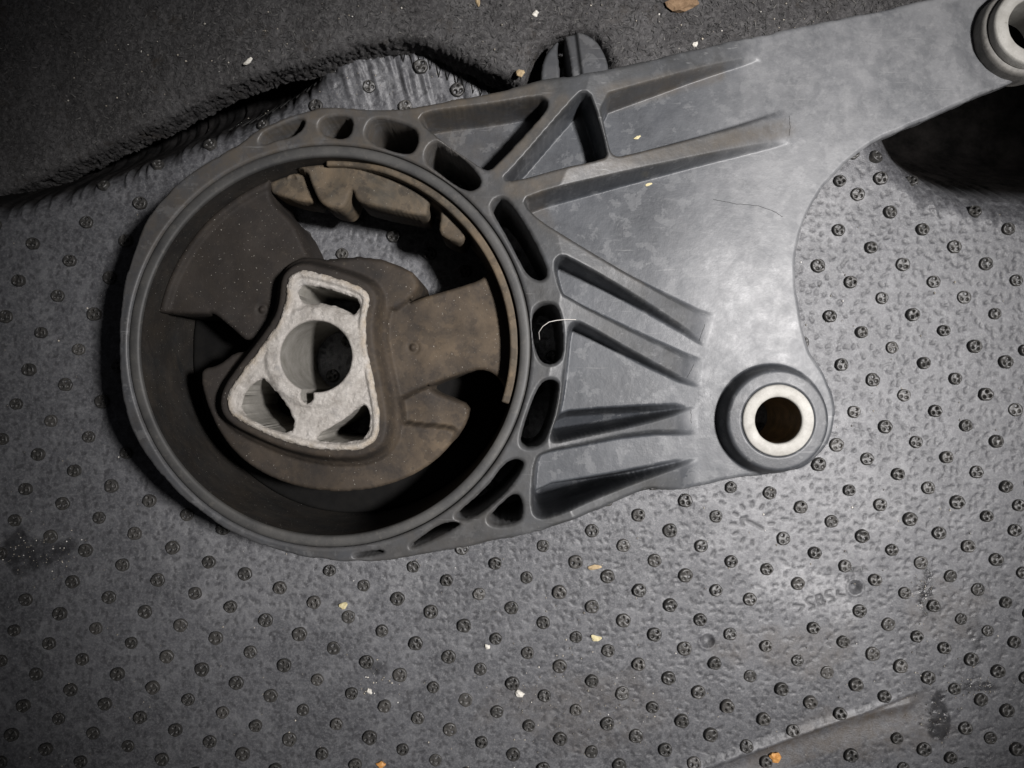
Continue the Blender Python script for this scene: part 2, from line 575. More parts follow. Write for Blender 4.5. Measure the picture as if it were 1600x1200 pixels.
# stud positions, read off the photograph in several windows
zones = [
    (1300, 500, 4.0, [(187,75),(382,172),(578,268),(775,367),(963,465),(1150,560),(62,280),(258,375),(455,470),(648,568),(838,660),(1025,757),(705,65),(897,162),(1090,262),(140,575),(335,668),(527,763),(715,858),(902,950),(1083,1038),(30,780),(222,868),(413,962),(602,1050),(782,1138),(107,1063),(302,1155)]),
    (0, 750, 2.667, [(107,38),(262,98),(417,157),(567,222),(724,280),(875,340),(1025,390),(1170,447),(1312,507),(470,25),(628,85),(783,143),(935,200),(62,168),(213,235),(362,292),(517,352),(662,415),(817,470),(965,525),(1110,582),(1252,640),(308,423),(458,487),(608,547),(757,603),(903,657),(1047,715),(1188,770),(1325,830),(112,497),(255,555),(405,617),(552,677),(700,733),(845,788),(988,843),(1130,898),(1265,957),(62,625),(207,680),(347,745),(495,805),(640,862),(787,913),(930,967),(1068,1022),(1207,1082),(152,808),(298,872),(443,930),(587,987),(733,1040),(875,1090),(1012,1142),(102,938),(248,993),(392,1052),(535,1107),(677,1163),(55,1058),(197,1117),(342,1170)]),
    (480, 820, 3.158, [(765,115),(930,188),(1085,258),(1245,328),(1405,400),(525,205),(690,273),(850,342),(1010,408),(1167,480),(1327,550),(1485,617),(115,222),(282,297),(448,362),(612,428),(775,497),(932,560),(1090,630),(1248,695),(1405,767),(38,382),(207,452),(372,520),(537,583),(700,650),(857,712),(1015,780),(1172,842),(1327,912),(1482,980),(132,607),(297,673),(460,740),(623,800),(782,865),(938,922),(1095,990),(1250,1055),(1405,1122),(57,762),(222,830),(385,893),(547,953),(705,1012),(862,1073),(1018,1135),(145,982),(310,1050),(472,1110),(633,1165),(75,1130),(1165,102),(1325,178),(1482,250),(1405,25)]),
    (1150, 750, 2.667, [(138,52),(270,112),(398,172),(527,233),(650,290),(770,345),(893,400),(1008,455),(1122,508),(470,45),(600,103),(725,162),(845,220),(965,275),(1083,330),(1195,385),(803,33),(921,92),(1043,150),(1160,208),(1117,25),(197,243),(328,302),(455,358),(580,415),(702,470),(820,523),(937,578),(1048,627),(1157,673),(128,370),(258,430),(515,545),(633,600),(752,650),(865,697),(977,745),(1088,793),(57,495),(322,615),(445,672),(567,723),(683,773),(797,820),(908,867),(1017,912),(1125,957),(123,690),(255,750),(378,800),(497,848),(615,897),(58,815),(187,867),(308,922),(430,970),(113,993),(237,1042),(45,1108),(667,1072),(780,1117),(890,1152),(952,1030),(1057,1072),(1165,1117),(477,1142)]),
    (0, 250, 2.0, [(322,80),(440,135),(272,195),(108,262),(395,252),(222,315),(345,368),(65,378),(185,425),(298,482),(23,490),(135,540),(250,592),(97,655),(208,702),(323,755),(55,762),(162,815),(280,865),(120,920),(397,915),(235,970),(82,1025),(355,1018),(195,1072),(472,1062),(313,1118)]),
    (1250, 230, 4.137, [(375,303),(585,418),(250,535),(460,648),(670,757),(795,530),(1003,642),(1205,752),(1400,860),(118,768),(330,872),(535,975),(870,868),(1068,968),(1265,1075),(195,1092),(733,1080),(1145,415),(1345,528),(495,60)]),
]
seen = []
for (ox, oy, sc, L) in zones:
    for (x, y) in L:
        p = (ox + x / sc, oy + y / sc)
        if all((p[0] - q[0]) ** 2 + (p[1] - q[1]) ** 2 > 300 for q in seen):
            seen.append(p)


def lattice_fit(P):
    """index the seen studs by walking from neighbour to neighbour, then fit a smooth warp"""
    P = np.array(P)
    start = int(np.argmin(((P - (720, 960)) ** 2).sum(1)))
    idx = {start: (0, 0)}
    basis = {start: (np.array([51.5, 21.7]), np.array([-25.0, 50.5]))}
    todo = [start]
    while todo:
        i = todo.pop(0)
        a, b = basis[i]
        for (di, dj) in ((1, 0), (-1, 0), (0, 1), (0, -1)):
            t = P[i] + di * a + dj * b
            d = ((P - t) ** 2).sum(1)
            k = int(np.argmin(d))
            if d[k] < 13 ** 2 and k not in idx:
                idx[k] = (idx[i][0] + di, idx[i][1] + dj)
                step = P[k] - P[i]
                na, nb = a, b
                if di:
                    na = 0.6 * a + 0.4 * di * step
                else:
                    nb = 0.6 * b + 0.4 * dj * step
                basis[k] = (na, nb)
                todo.append(k)
    ks = list(idx)
    I = np.array([idx[k] for k in ks], float); Q = P[ks]

    def terms(I):
        i = I[:, 0] / 12.0; j = I[:, 1] / 12.0
        return np.stack([np.ones_like(i), i, j, i * i, i * j, j * j, i ** 3, i * i * j, i * j * j, j ** 3], 1)
    C, *_ = np.linalg.lstsq(terms(I), Q, rcond=None)
    res = np.abs(terms(I) @ C - Q).max(1)
    return C, terms, {tuple(map(int, I[n])): Q[n] for n in range(len(ks))}, res


C, terms, known, res_fit = lattice_fit(seen)
print('studs seen', len(seen), 'indexed', len(known), 'fit', res_fit.mean(), res_fit.max())
stud_uv = [tuple(map(float, p)) for p in seen]
surveyed = [(1310, 510, 1590, 790), (10, 760, 490, 1190), (490, 880, 950, 1190), (1160, 760, 1590, 1190), (10, 300, 180, 840), (1262, 290, 1590, 512)]
for i in range(-34, 35):
    for j in range(-34, 35):
        p = (terms(np.array([[i, j]], float)) @ C)[0]
        if not (-25 < p[0] < 1625 and -25 < p[1] < 1225):
            continue
        if any(a < p[0] < c and b < p[1] < d for a, b, c, d in surveyed):
            continue
        if (p[0] - 1172) ** 2 + (p[1] - 820) ** 2 < 40 ** 2:
            continue
        if all((p[0] - q[0]) ** 2 + (p[1] - q[1]) ** 2 > 34 ** 2 for q in stud_uv):
            stud_uv.append((float(p[0]), float(p[1])))

stud_xy = np.array([W(u, v, ZMAT) for u, v in stud_uv])
RES_M = 2.15
mx0, mx1, my0, my1 = -1010, 1010, -770, 760
MX, MY = np.meshgrid(np.arange(mx0, mx1, RES_M), np.arange(my0, my1, RES_M), indexing='ij')
MZ = mat_z(MX, MY)
# small three-lobed marks pressed into the mat between the studs
PIT = np.zeros_like(MZ)


def stamp(cx, cy, ang, ln, wd, depth):
    x0 = int((cx - 12 - mx0) / RES_M); x1 = int((cx + 12 - mx0) / RES_M) + 2
    y0 = int((cy - 12 - my0) / RES_M); y1 = int((cy + 12 - my0) / RES_M) + 2
    if x0 < 0 or y0 < 0 or x1 >= MX.shape[0] or y1 >= MX.shape[1]:
        return
    x = MX[x0:x1, y0:y1] - cx; y = MY[x0:x1, y0:y1] - cy
    c, s = math.cos(ang), math.sin(ang)
    p = (x * c + y * s) / ln; q = (-x * s + y * c) / wd
    e = np.clip(1 - (p * p + q * q), 0, 1) ** 0.5
    PIT[x0:x1, y0:y1] = np.maximum(PIT[x0:x1, y0:y1], depth * e)


gs = 16.5
near = {}
for p in stud_xy:
    near.setdefault((int(p[0] // 60), int(p[1] // 60)), []).append(p)
for gx in np.arange(mx0 + 15, mx1 - 15, gs):
    for gy in np.arange(my0 + 15, my1 - 15, gs):
        x = gx + random.uniform(-5, 5); y = gy + random.uniform(-5, 5)
        ok = True
        for a in (-1, 0, 1):
            for c in (-1, 0, 1):
                for p in near.get((int(x // 60) + a, int(y // 60) + c), []):
                    if (p[0] - x) ** 2 + (p[1] - y) ** 2 < 20 ** 2:
                        ok = False
        if not ok:
            continue
        base = random.uniform(0, 6.28); k = random.choice((2, 3, 3, 3, 4)); dep = random.uniform(0.5, 1.0)
        for j in range(k):
            a = base + (j - (k - 1) / 2) * random.uniform(0.75, 1.0)
            stamp(x + 4.2 * math.cos(a), y + 4.2 * math.sin(a), a, random.uniform(3.4, 4.8), random.uniform(1.9, 2.7), dep)

# moulded marks: a dial with an arrow, and the material code >SBS<
UP = math.radians(17)


def engrave(lines, wd, depth):
    for pts in lines:
        P = [W(u, v, ZMAT) for u, v in pts]
        A = np.array(P)
        lo = A.min(0) - 14; hi = A.max(0) + 14
        x0 = int((lo[0] - mx0) / RES_M); x1 = int((hi[0] - mx0) / RES_M); y0 = int((lo[1] - my0) / RES_M); y1 = int((hi[1] - my0) / RES_M)
        d = sdf_line(MX[x0:x1, y0:y1], MY[x0:x1, y0:y1], P)
        PIT[x0:x1, y0:y1] = np.maximum(PIT[x0:x1, y0:y1], depth * sstep(wd, wd * 0.4, d))


def flatten(cx, cy, rx, ry, ang):
    x, y = W(cx, cy, ZMAT)
    x0 = int((x - 90 - mx0) / RES_M); x1 = int((x + 90 - mx0) / RES_M); y0 = int((y - 90 - my0) / RES_M); y1 = int((y + 90 - my0) / RES_M)
    dx = MX[x0:x1, y0:y1] - x; dy = MY[x0:x1, y0:y1] - y
    p = dx * math.cos(ang) + dy * math.sin(ang); q = -dx * math.sin(ang) + dy * math.cos(ang)
    PIT[x0:x1, y0:y1] *= sstep(0.9, 1.05, np.sqrt((p / rx) ** 2 + (q / ry) ** 2))


flatten(1172, 818, 44, 40, 0)
flatten(1286, 936, 58, 24, UP)
engrave([[(1159, 810), (1175, 817), (1191, 826)], [(1166, 808), (1158, 810), (1161, 821)]], 4.4, 1.0)
for k in range(12):
    a = k * math.pi / 6
    c, s = math.cos(a), math.sin(a)
    if k in (1, 2):
        continue
    engrave([[(1175 + 27 * c, 818 + 27 * s), (1175 + 33 * c, 818 + 33 * s)]], 4.6, 1.0)
engrave([[(1241, 946), (1256, 947), (1249, 956)]], 4.4, 1.0)
engrave([[(1269, 934), (1263, 935), (1261, 940), (1265, 944), (1271, 946), (1272, 950), (1266, 953)]], 4.4, 1.0)
engrave([[(1276, 932), (1281, 947), (1287, 946), (1288, 941), (1283, 938), (1278, 939)], [(1276, 932), (1282, 930), (1285, 933), (1283, 938)]], 4.4, 1.0)
engrave([[(1298, 923), (1292, 925), (1291, 930), (1296, 933), (1302, 934), (1303, 939), (1297, 942)]], 4.4, 1.0)
engrave([[(1310, 924), (1309, 930), (1320, 931)]], 4.4, 1.0)

CS_SIDE = (MY - CREASE[1][1]) - (CREASE[2][1] - CREASE[1][1]) / (CREASE[2][0] - CREASE[1][0]) * (MX - CREASE[1][0])
UU = MX / K(ZMAT) + 800
PIT *= 1 - 0.9 * sstep(0, 5, -CS_SIDE) * sstep(62, 50, -CS_SIDE) * sstep(1120, 1180, UU) * sstep(1480, 1400, UU)
PIT *= sstep(-70, -20, sdf_poly(MX, MY, DROP_R, 90))
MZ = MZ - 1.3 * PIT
# two plain round dimples left by the mould
DIMP = np.zeros_like(MZ)
for du, dv in ((1105, 1001), (1337, 918)):
    dx_, dy_ = W(du, dv, ZMAT)
    dq = np.sqrt((MX - dx_) ** 2 + (MY - dy_) ** 2)
    MZ = MZ - 9 * sstep(14, 3, dq) + 2 * sstep(4, 0, np.abs(dq - 15))
    DIMP = DIMP + sstep(14, 11, dq)
U = MX / K(ZMAT) + 800; Vv = 600 - MY / K(ZMAT)


def blob(u, v, r, n=0.6):
    q = np.sqrt(((U - u) / r[0]) ** 2 + ((Vv - v) / r[1]) ** 2) + (fbm(U, Vv, 40, 55, 3) - 0.5) * n
    return sstep(1.0, 0.6, q)


wet = 0.0 * DIMP + blob(50, 862, (62, 38), 1.3) + blob(1447, 925, (12, 44), 1.2) + blob(1466, 1118, (17, 52), 1.2) + blob(1520, 1072, (52, 9), 1.2) + blob(1335, 890, (26, 8), 1.0) \
    + blob(590, 1045, (26, 14)) * 0.7 + blob(1525, 985, (14, 40)) * 0.6
band = sstep(0, 5, -CS_SIDE) * sstep(62, 50, -CS_SIDE) * sstep(1120, 1180, U) * sstep(1480, 1400, U)
scuff = sstep(0, 4, CS_SIDE) * sstep(16, 6, CS_SIDE) * sstep(1120, 1200, U) * sstep(1430, 1380, U) * 0.55 + 0.35 * blob(1270, 800, (170, 180), 1.2) + 0.35 * blob(1260, 930, (80, 60), 1.0) \
    + 0.35 * blob(1270, 320, (120, 90), 1.0) + 0.25 * blob(440, 860, (260, 130), 1.2)
mud = 0.5 * blob(1240, 1010, (120, 50), 1.0) + 0.4 * blob(920, 1110, (180, 70), 1.0) + 0.6 * blob(1330, 1150, (170, 45), .8) + 0.4 * blob(1480, 960, (70, 60), 1.0) + 0.8 * band
attrs = {'pit': np.clip(PIT, 0, 1), 'wet': np.clip(wet, 0, 1), 'scuff': np.clip(scuff, 0, 1), 'mud': np.clip(mud, 0, 1), 'deep': np.maximum(sstep(10, -46, sdf_poly(MX, MY, DROP_R, 60)), 0.93 * sstep(34, 2, sdf_poly(MX, MY, DROP_L, 60) + 26 * (vnoise(MX + 0.4 * MY, MY * 0.2, 9, 36) - 0.5))) }  # deep: shade of the right-hand drop put into colour; left is black binding
# coarse margins round the fine part, so that the mat runs on out of view
cxl = np.arange(-1700, mx0 - 6, 11.0); cxr = np.arange(MX[-1, 0] + 11, 1800, 11.0)
cyl = np.arange(-1200, my0 - 6, 11.0); cyr = np.arange(MY[0, -1] + 11, 1300, 11.0)
xs_all = np.r_[cxl, MX[:, 0], cxr]; ys_all = np.r_[cyl, MY[0], cyr]
pads = ((len(cxl), len(cxr)), (len(cyl), len(cyr)))
fine = MZ
MX, MY = np.meshgrid(xs_all, ys_all, indexing='ij')
MZ = mat_z(MX, MY)
MZ[len(cxl):len(cxl) + fine.shape[0], len(cyl):len(cyl) + fine.shape[1]] = fine
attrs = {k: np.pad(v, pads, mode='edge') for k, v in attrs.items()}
nx, ny = MX.shape
ids = np.arange(nx * ny).reshape(nx, ny)
Fm = np.stack([ids[:-1, :-1], ids[1:, :-1], ids[1:, 1:], ids[:-1, 1:]], -1).reshape(-1, 4)
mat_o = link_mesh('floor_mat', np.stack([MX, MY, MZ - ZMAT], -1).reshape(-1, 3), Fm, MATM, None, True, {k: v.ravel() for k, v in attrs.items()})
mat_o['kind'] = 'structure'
mat_o['label'] = 'dark grey studded rubber mat under the engine mount'

# studs: one shared mesh, each stud a child of the mat


def stud_mesh(sd):
    R = 12.2
    q = random.Random(sd)
    holes = [(6.2 * math.cos(a) + q.uniform(-.6, .6), 6.2 * math.sin(a) + q.uniform(-.6, .6)) for a in (math.radians(85), math.radians(-25), math.radians(-135))]
    hr = [q.uniform(0.75, 1.1) for _ in holes]; hd = [q.choice((9.5, 9.0, 7.0, 3.0)) for _ in holes]

    def dfun(X, Y):
        return np.sqrt(X * X + Y * Y) - R + (vnoise(X + 40 * sd, Y, 6, 120) - 0.5) * 1.6

    def zf(x, y, d):
        z = 8.0 - edge_round(d, 2.6) * 1.0 + 1.6 * (vnoise(x + 40 * sd, y, 5, 121) - 0.5)
        for (hx, hy), rr_, hh in zip(holes, hr, hd):
            h = np.sqrt((x - hx) ** 2 + (y - hy) ** 2) / rr_
            z = z - hh * sstep(3.3, 2.0, h)
        return z
    o = slab('stud', (-15, 15, -15, 15), 1.1, dfun, zf, lambda x, y: np.full(x.shape, -14.0), STUD, None, (0, 0, 0))
    me = o.data
    bpy.data.objects.remove(o)
    return me


SMS = [stud_mesh(k_) for k_ in range(7)]
SM = SMS[0]
order = sorted(range(len(stud_uv)), key=lambda n: (stud_uv[n][0] - 800) ** 2 * 0.6 + (stud_uv[n][1] - 700) ** 2)
# studs lying wholly under the housing ring or the arm are not seen: they count last


def hidden(u, v):
    return (540 < u < 1240 and 200 < v < 720) and not (u > 1250)


dr_ = np.minimum(sdf_poly(stud_xy[:, 0], stud_xy[:, 1], DROP_R, 60), sdf_poly(stud_xy[:, 0], stud_xy[:, 1], DROP_L, 60))
order = [n for n in order if dr_[n] > -8]
order = [n for n in order if not hidden(*stud_uv[n])] + [n for n in order if hidden(*stud_uv[n])]


def stud_matrix(n):
    x, y = stud_xy[n]
    e = 6.0
    zz = mat_z(np.array([x, x + e, x - e, x, x]), np.array([y, y, y, y + e, y - e]))
    nrm = Vector((-(zz[1] - zz[2]) / (2 * e), -(zz[3] - zz[4]) / (2 * e), 1)).normalized()
    q = Vector((0, 0, 1)).rotation_difference(nrm)
    rz = Matrix.Rotation(random.uniform(-0.45, 0.45), 4, 'Z') @ Matrix.Rotation(random.uniform(-0.10, 0.10), 4, 'X') @ Matrix.Rotation(random.uniform(-0.10, 0.10), 4, 'Y')
    sc = random.uniform(0.88, 1.06)
    hgt = random.uniform(0.6, 1.1)
    if random.random() < 0.04:
        hgt = 0.45
    Mx = q.to_matrix().to_4x4() @ rz @ Matrix.Diagonal((sc, sc, hgt, 1))
    Mx.translation = Vector((x * S, y * S, (zz[0] - ZMAT) * S))
    return Mx


for n in order[:300]:
    o = bpy.data.objects.new('stud', random.choice(SMS))
    o.parent = mat_o
    o.matrix_local = stud_matrix(n)
    col.objects.link(o)
rest = order[300:]
if rest:
    co = np.array([v.co[:] for v in SM.vertices]); fa = np.array([p.vertices[:] for p in SM.polygons])
    Vs, Fs = [], []
    for k, n in enumerate(rest):
        m = np.array(stud_matrix(n))
        Vs.append(co @ m[:3, :3].T + m[:3, 3]); Fs.append(fa + k * len(co))
    o = link_mesh('stud', np.concatenate(Vs) / S, np.concatenate(Fs), STUD, mat_o)
    o['kind'] = 'stuff'
print('studs', len(order))

# ------------------------------------------------------------------ the carpet
CZ = -150.0
carpet_out = [(-260, 395, -400), (-80, 322, -357), (0, 287, -330), (80, 252, -300), (160, 217, -275), (240, 180, -246), (300, 152, -225), (360, 123, -200), (420, 101, -178),
              (480, 83, -143), (540, 67, -138), (590, 58, -135), (630, 56, -135), (670, 63, -135), (700, 78, -135), (735, 97, -132), (765, 111, -130), (795, 124, -125),
              (815, 131, -122), (824, 118, -120), (827, 98, -118), (840, 74, -116), (862, 55, -115), (882, 46, -115), (905, 44, -115), (928, 52, -115), (944, 69, -114), (955, 95, -112),
              (962, 130, -110), (1000, 160, -110), (1200, 150, -120), (1330, 110, -135), (1420, 60, -170), (1500, 20, -210), (1800, -90, -240), (1800, -420, -240), (-460, -420, -300), (-460, 470, -420)]
CP = chaikin([W(u, v, z) for u, v, z in carpet_out], 2)


def carpet_top(X, Y):
    u = X / K(-140) + 800; v = 600 - Y / K(-140)
    z = np.interp(u, [-300, 0, 160, 300, 420, 560, 700, 820, 1000, 1200, 1400, 1600], [-420, -330, -275, -225, -178, -140, -134, -118, -112, -120, -160, -230])
    return z + (fbm(X, Y, 180, 41, 3) - 0.5) * 26


def carpet_d(X, Y):
    return sdf_poly(X, Y, CP, 70) + (fbm(X, Y, 6, 44, 2) - 0.5) * 4.0


def carpet_z(x, y, d):
    z = carpet_top(x, y) - edge_round(d, 24) * 0.9
    return z + (fbm(x, y, 11, 47, 3) - 0.5) * 6


carpet = slab('carpet', (-1100, 1000, 380, 800), 3.0, carpet_d, lambda x, y, d: carpet_z(x, y, d) - ZMAT,
              lambda x, y: carpet_top(x, y) - ZMAT - 78 - 10 * fbm(x, y, 20, 49, 2), CARPET, None, (0, 0, 0), None, 8)
# roughen the cut edge
me = carpet.data
cc = np.empty(len(me.vertices) * 3, np.float32); me.vertices.foreach_get('co', cc)
cc = cc.reshape(-1, 3) / S
topz = carpet_top(cc[:, 0], cc[:, 1]) - ZMAT
m = cc[:, 2] < topz - 16
jit = (np.stack([fbm(cc[:, 2] * 1.7 + cc[:, 0], cc[:, 1] * 1.3 + cc[:, 2], 5, 60, 2), fbm(cc[:, 0] + cc[:, 2] * 1.3, cc[:, 2] * 2 + 90, 5, 62, 2)], 1) - 0.5) * 9
cc[m, :2] += jit[m]
me.vertices.foreach_set('co', (cc * S).astype(np.float32).ravel())
carpet['kind'] = 'structure'
carpet['label'] = 'dark felt boot carpet with a rough cut edge above the mat'

# short felt fibres lying on the carpet
nfib = 20000
fx = rng.uniform(-1050, 950, nfib); fy = rng.uniform(400, 790, nfib)
dd = sdf_poly(fx, fy, CP, 40)
keep = dd < -1
fx, fy = fx[keep], fy[keep]
fz = carpet_top(fx, fy) - edge_round(dd[keep], 24) * 0.9 + (fbm(fx, fy, 11, 47, 3) - 0.5) * 6 + 0.4
# fibres hanging on the cut edge
per = np.cumsum(np.r_[0, np.sqrt(((np.roll(CP, -1, 0) - CP) ** 2).sum(1))])
k = len(fx)
ang = rng.uniform(0, 6.28, k); ln = rng.uniform(4, 11, k); wd = rng.uniform(0.5, 1.2, k); tip = rng.uniform(0.5, 4.5, k)
dx, dy = np.cos(ang), np.sin(ang)
A = np.stack([fx - dy * wd, fy + dx * wd, fz], 1); B = np.stack([fx + dy * wd, fy - dx * wd, fz], 1)
Cc = np.stack([fx + dx * ln, fy + dy * ln, fz + tip], 1)
Vf = np.stack([A, B, Cc], 1).reshape(-1, 3) - (0, 0, ZMAT)
sh = np.repeat(rng.random(k) ** 1.6, 3)
fo = link_mesh('felt_fibre', Vf, np.arange(3 * k).reshape(-1, 3), FIB, carpet, False, {'shade': sh})
fo['kind'] = 'stuff'

# zigzag stitching along the border of the mat, below the carpet edge
STITCH = mat_simple('black_stitching_yarn', (0.010, 0.010, 0.010), (0.028, 0.027, 0.026), 4, 0.8, 0.6)
edge = [p for p in carpet_out if -10 < p[0] < 800 and p[1] > 50]
eu = np.array([p[0] for p in edge], float); ev = np.array([p[1] for p in edge], float); ez = np.array([p[2] for p in edge], float)
zz_ = []
uu = 330.0; flip = 0
while uu < 795:
    vv_ = float(np.interp(uu, eu, ev)) + (20 if flip else 52 + random.uniform(-5, 6)) * (0.75 + 0.25 * math.sin(uu * 0.02))
    x_, y_ = W(uu, vv_, ZMAT + 20)
    zz_.append((x_, y_, float(mat_z(np.array([x_]), np.array([y_]))[0]) + 2.0))
    uu += random.uniform(5, 9); flip = 1 - flip
st = tube('stitching', zz_, 1.5, STITCH, mat_o, (0, 0, ZMAT), 5)

# ------------------------------------------------------------------ the engine mount
RX, RY = W(515, 541, 0)         # axis of the round housing
mount = thing('engine_mount', 'black plastic engine mount with round rubber bushing and aluminium core on the mat', 'engine mount', RX, RY, ZMAT)
ORG = (RX, RY, ZMAT)
ZP = -80.0                      # level of the flat plate


def rib_t(u, v):
    """height of ribs and rims: level with the ring face, falling to the plate"""
    u0 = np.interp(v, [100, 260, 330, 420, 640, 720, 820], [925, 890, 860, 880, 850, 860, 900])
    u1 = np.interp(v, [95, 180, 260, 330, 480, 560, 650, 740], [1205, 1250, 1255, 1240, 1128, 1108, 1098, 1102])
    t = np.clip((u - u0) / (u1 - u0), 0, 1)
    t = np.where(t > 0.85, t + (1 - t) * 0.5 * sstep(0.85, 1.0, t), t)
    return ZP * np.clip(t, 0, 1)


def zt(u, v):
    return float(rib_t(np.array([float(u)]), np.array([float(v)]))[0])


def RP(pts, n=1):
    """outline drawn on the ribs and rims, whose height follows rib_t"""
    return poly([(u, v, zt(u, v)) for u, v in pts], 0, n)


outline = [(186, 545), (185, 500), (191, 455), (203, 405), (222, 356), (240, 324), (262, 300), (300, 268), (336, 246), (368, 228), (398, 205), (440, 186), (480, 172), (510, 166), (545, 167), (585, 173),
           (640, 168), (700, 157), (800, 138), (850, 123), (900, 117), (940, 111), (1000, 97), (1100, 72), (1180, 55), (1260, 40), (1330, 25), (1410, 8), (1500, -14), (1560, -36), (1610, -50),
           (1670, -40), (1715, 0), (1720, 50), (1695, 90), (1650, 105), (1600, 120), (1550, 140), (1500, 162), (1450, 185), (1400, 205), (1365, 222), (1340, 238), (1305, 270), (1280, 300),
           (1262, 335), (1250, 365), (1243, 400), (1243, 440), (1249, 480), (1257, 520), (1264, 548), (1276, 566), (1292, 590), (1303, 620), (1307, 650), (1301, 682), (1284, 710), (1258, 730), (1225, 740),
           (1180, 743), (1150, 748), (1100, 757), (1085, 763), (1050, 766), (1018, 764), (990, 772), (960, 786), (920, 803), (880, 819), (846, 829), (815, 836), (760, 848), (700, 860), (640, 871), (600, 876),
           (560, 878), (520, 876), (460, 868), (400, 850), (340, 820), (300, 790), (262, 755), (235, 722), (210, 682), (194, 640), (187, 595)]
OUT = RP(outline, 2)
slots = [
    [(404, 222), (412, 208), (430, 199), (452, 190), (470, 184), (477, 190), (470, 203), (454, 214), (430, 218), (412, 226)],
    [(497, 194), (507, 184), (525, 181), (546, 182), (551, 190), (549, 206), (540, 216), (520, 215), (502, 208)],
    [(571, 203), (579, 188), (595, 185), (622, 190), (646, 199), (654, 210), (651, 230), (640, 241), (614, 236), (588, 226), (573, 216)],
    [(664, 242), (671, 226), (685, 221), (702, 230), (727, 250), (750, 275), (751, 290), (736, 299), (714, 291), (689, 272), (668, 256)],
    [(766, 326), (773, 312), (787, 308), (800, 320), (818, 346), (838, 382), (855, 420), (854, 434), (842, 439), (824, 430), (809, 402), (788, 362)],
    [(832, 490), (840, 476), (862, 473), (873, 483), (879, 510), (881, 545), (876, 563), (862, 570), (847, 567), (837, 550), (831, 517)],
    [(846, 598), (858, 592), (872, 595), (873, 607), (868, 640), (860, 668), (850, 692), (832, 701), (815, 698), (813, 685), (823, 650), (836, 615)],
    [(711, 805), (728, 790), (747, 774), (766, 755), (783, 730), (800, 717), (820, 720), (812, 742), (792, 768), (771, 787), (750, 804), (730, 814), (714, 813)],
    [(761, 811), (775, 795), (796, 775), (807, 771), (815, 780), (817, 800), (812, 816), (785, 822), (768, 820)],
    [(640, 853), (660, 838), (682, 822), (702, 816), (722, 818), (707, 828), (686, 839), (660, 851), (643, 857)],
    [(552, 867), (575, 862), (598, 860), (600, 864), (578, 869), (555, 872)],
]
SL = [poly(s, 0, 2) for s in slots]
panels = [
    # two triangular pockets near the top
    [(655, 188), (664, 178), (700, 172), (770, 164), (842, 151), (854, 156), (854, 168), (842, 184), (772, 260), (760, 265), (744, 255), (690, 218)],
    [(786, 279), (800, 268), (900, 152), (912, 143), (924, 152), (948, 238), (943, 247), (880, 260), (805, 281)],
    # panel under the upper rim
    [(937, 152), (1000, 134), (1100, 106), (1210, 82), (1270, 165), (1240, 171), (1166, 193), (1060, 220), (974, 242), (960, 242), (953, 230)],
    # the large middle panel
    [(820, 318), (826, 308), (900, 288), (1043, 256), (1140, 236), (1265, 212), (1270, 520), (1120, 503), (1000, 438), (900, 378), (842, 342)],
    # narrow pocket between two ribs
    [(867, 412), (874, 401), (886, 402), (990, 462), (1105, 537), (1120, 560), (1095, 568), (1000, 522), (884, 462), (876, 450)],
    [(890, 516), (896, 505), (908, 505), (1000, 558), (1085, 602), (1120, 600), (1120, 640), (1090, 637), (1000, 662), (900, 682), (866, 690), (862, 680), (876, 640), (884, 580)],
    [(838, 718), (850, 708), (900, 697), (1000, 676), (1090, 674), (1120, 676), (1120, 715), (1090, 719), (1000, 749), (920, 780), (860, 806), (842, 808), (833, 798), (833, 760)],
]
PN = [RP(p, 1) for p in panels]
troughs = [   # deep dark wells beside the ribs
    ([(866, 650), (955, 642), (1086, 635), (1010, 656), (930, 674), (862, 690), (845, 692)], 15),
    ([(833, 766), (955, 746), (1090, 718), (1030, 745), (970, 769), (905, 792), (845, 809), (832, 802)], 15),
]
TR = [(poly(p, ZP, 1), w) for p, w in troughs]
B1 = W(1217, 657, -40)          # near boss
B2 = W(1612, 42, -50)           # far boss


def bracket_d(X, Y):
    d = sdf_poly(X, Y, OUT, 60) + (fbm(X, Y, 26, 70, 2) - 0.5) * 2.2
    d = np.maximum(d, 315.2 - np.sqrt((X - RX) ** 2 + (Y - RY) ** 2))
    for P in SL:
        d = np.maximum(d, -sdf_poly(X, Y, P, 60))
    d = np.maximum(d, 57 - np.sqrt((X - B1[0]) ** 2 + (Y - B1[1]) ** 2))
    d = np.maximum(d, 63 - np.sqrt((X - B2[0]) ** 2 + (Y - B2[1]) ** 2))
    return d


CRACKS = [[(1115, 312), (1150, 318), (1185, 322), (1212, 331), (1224, 340)],
          [(1100, 508), (1092, 532)], [(1083, 570), (1073, 590)], [(1080, 642), (1080, 662)], [(1232, 182), (1236, 198), (1232, 212)]]


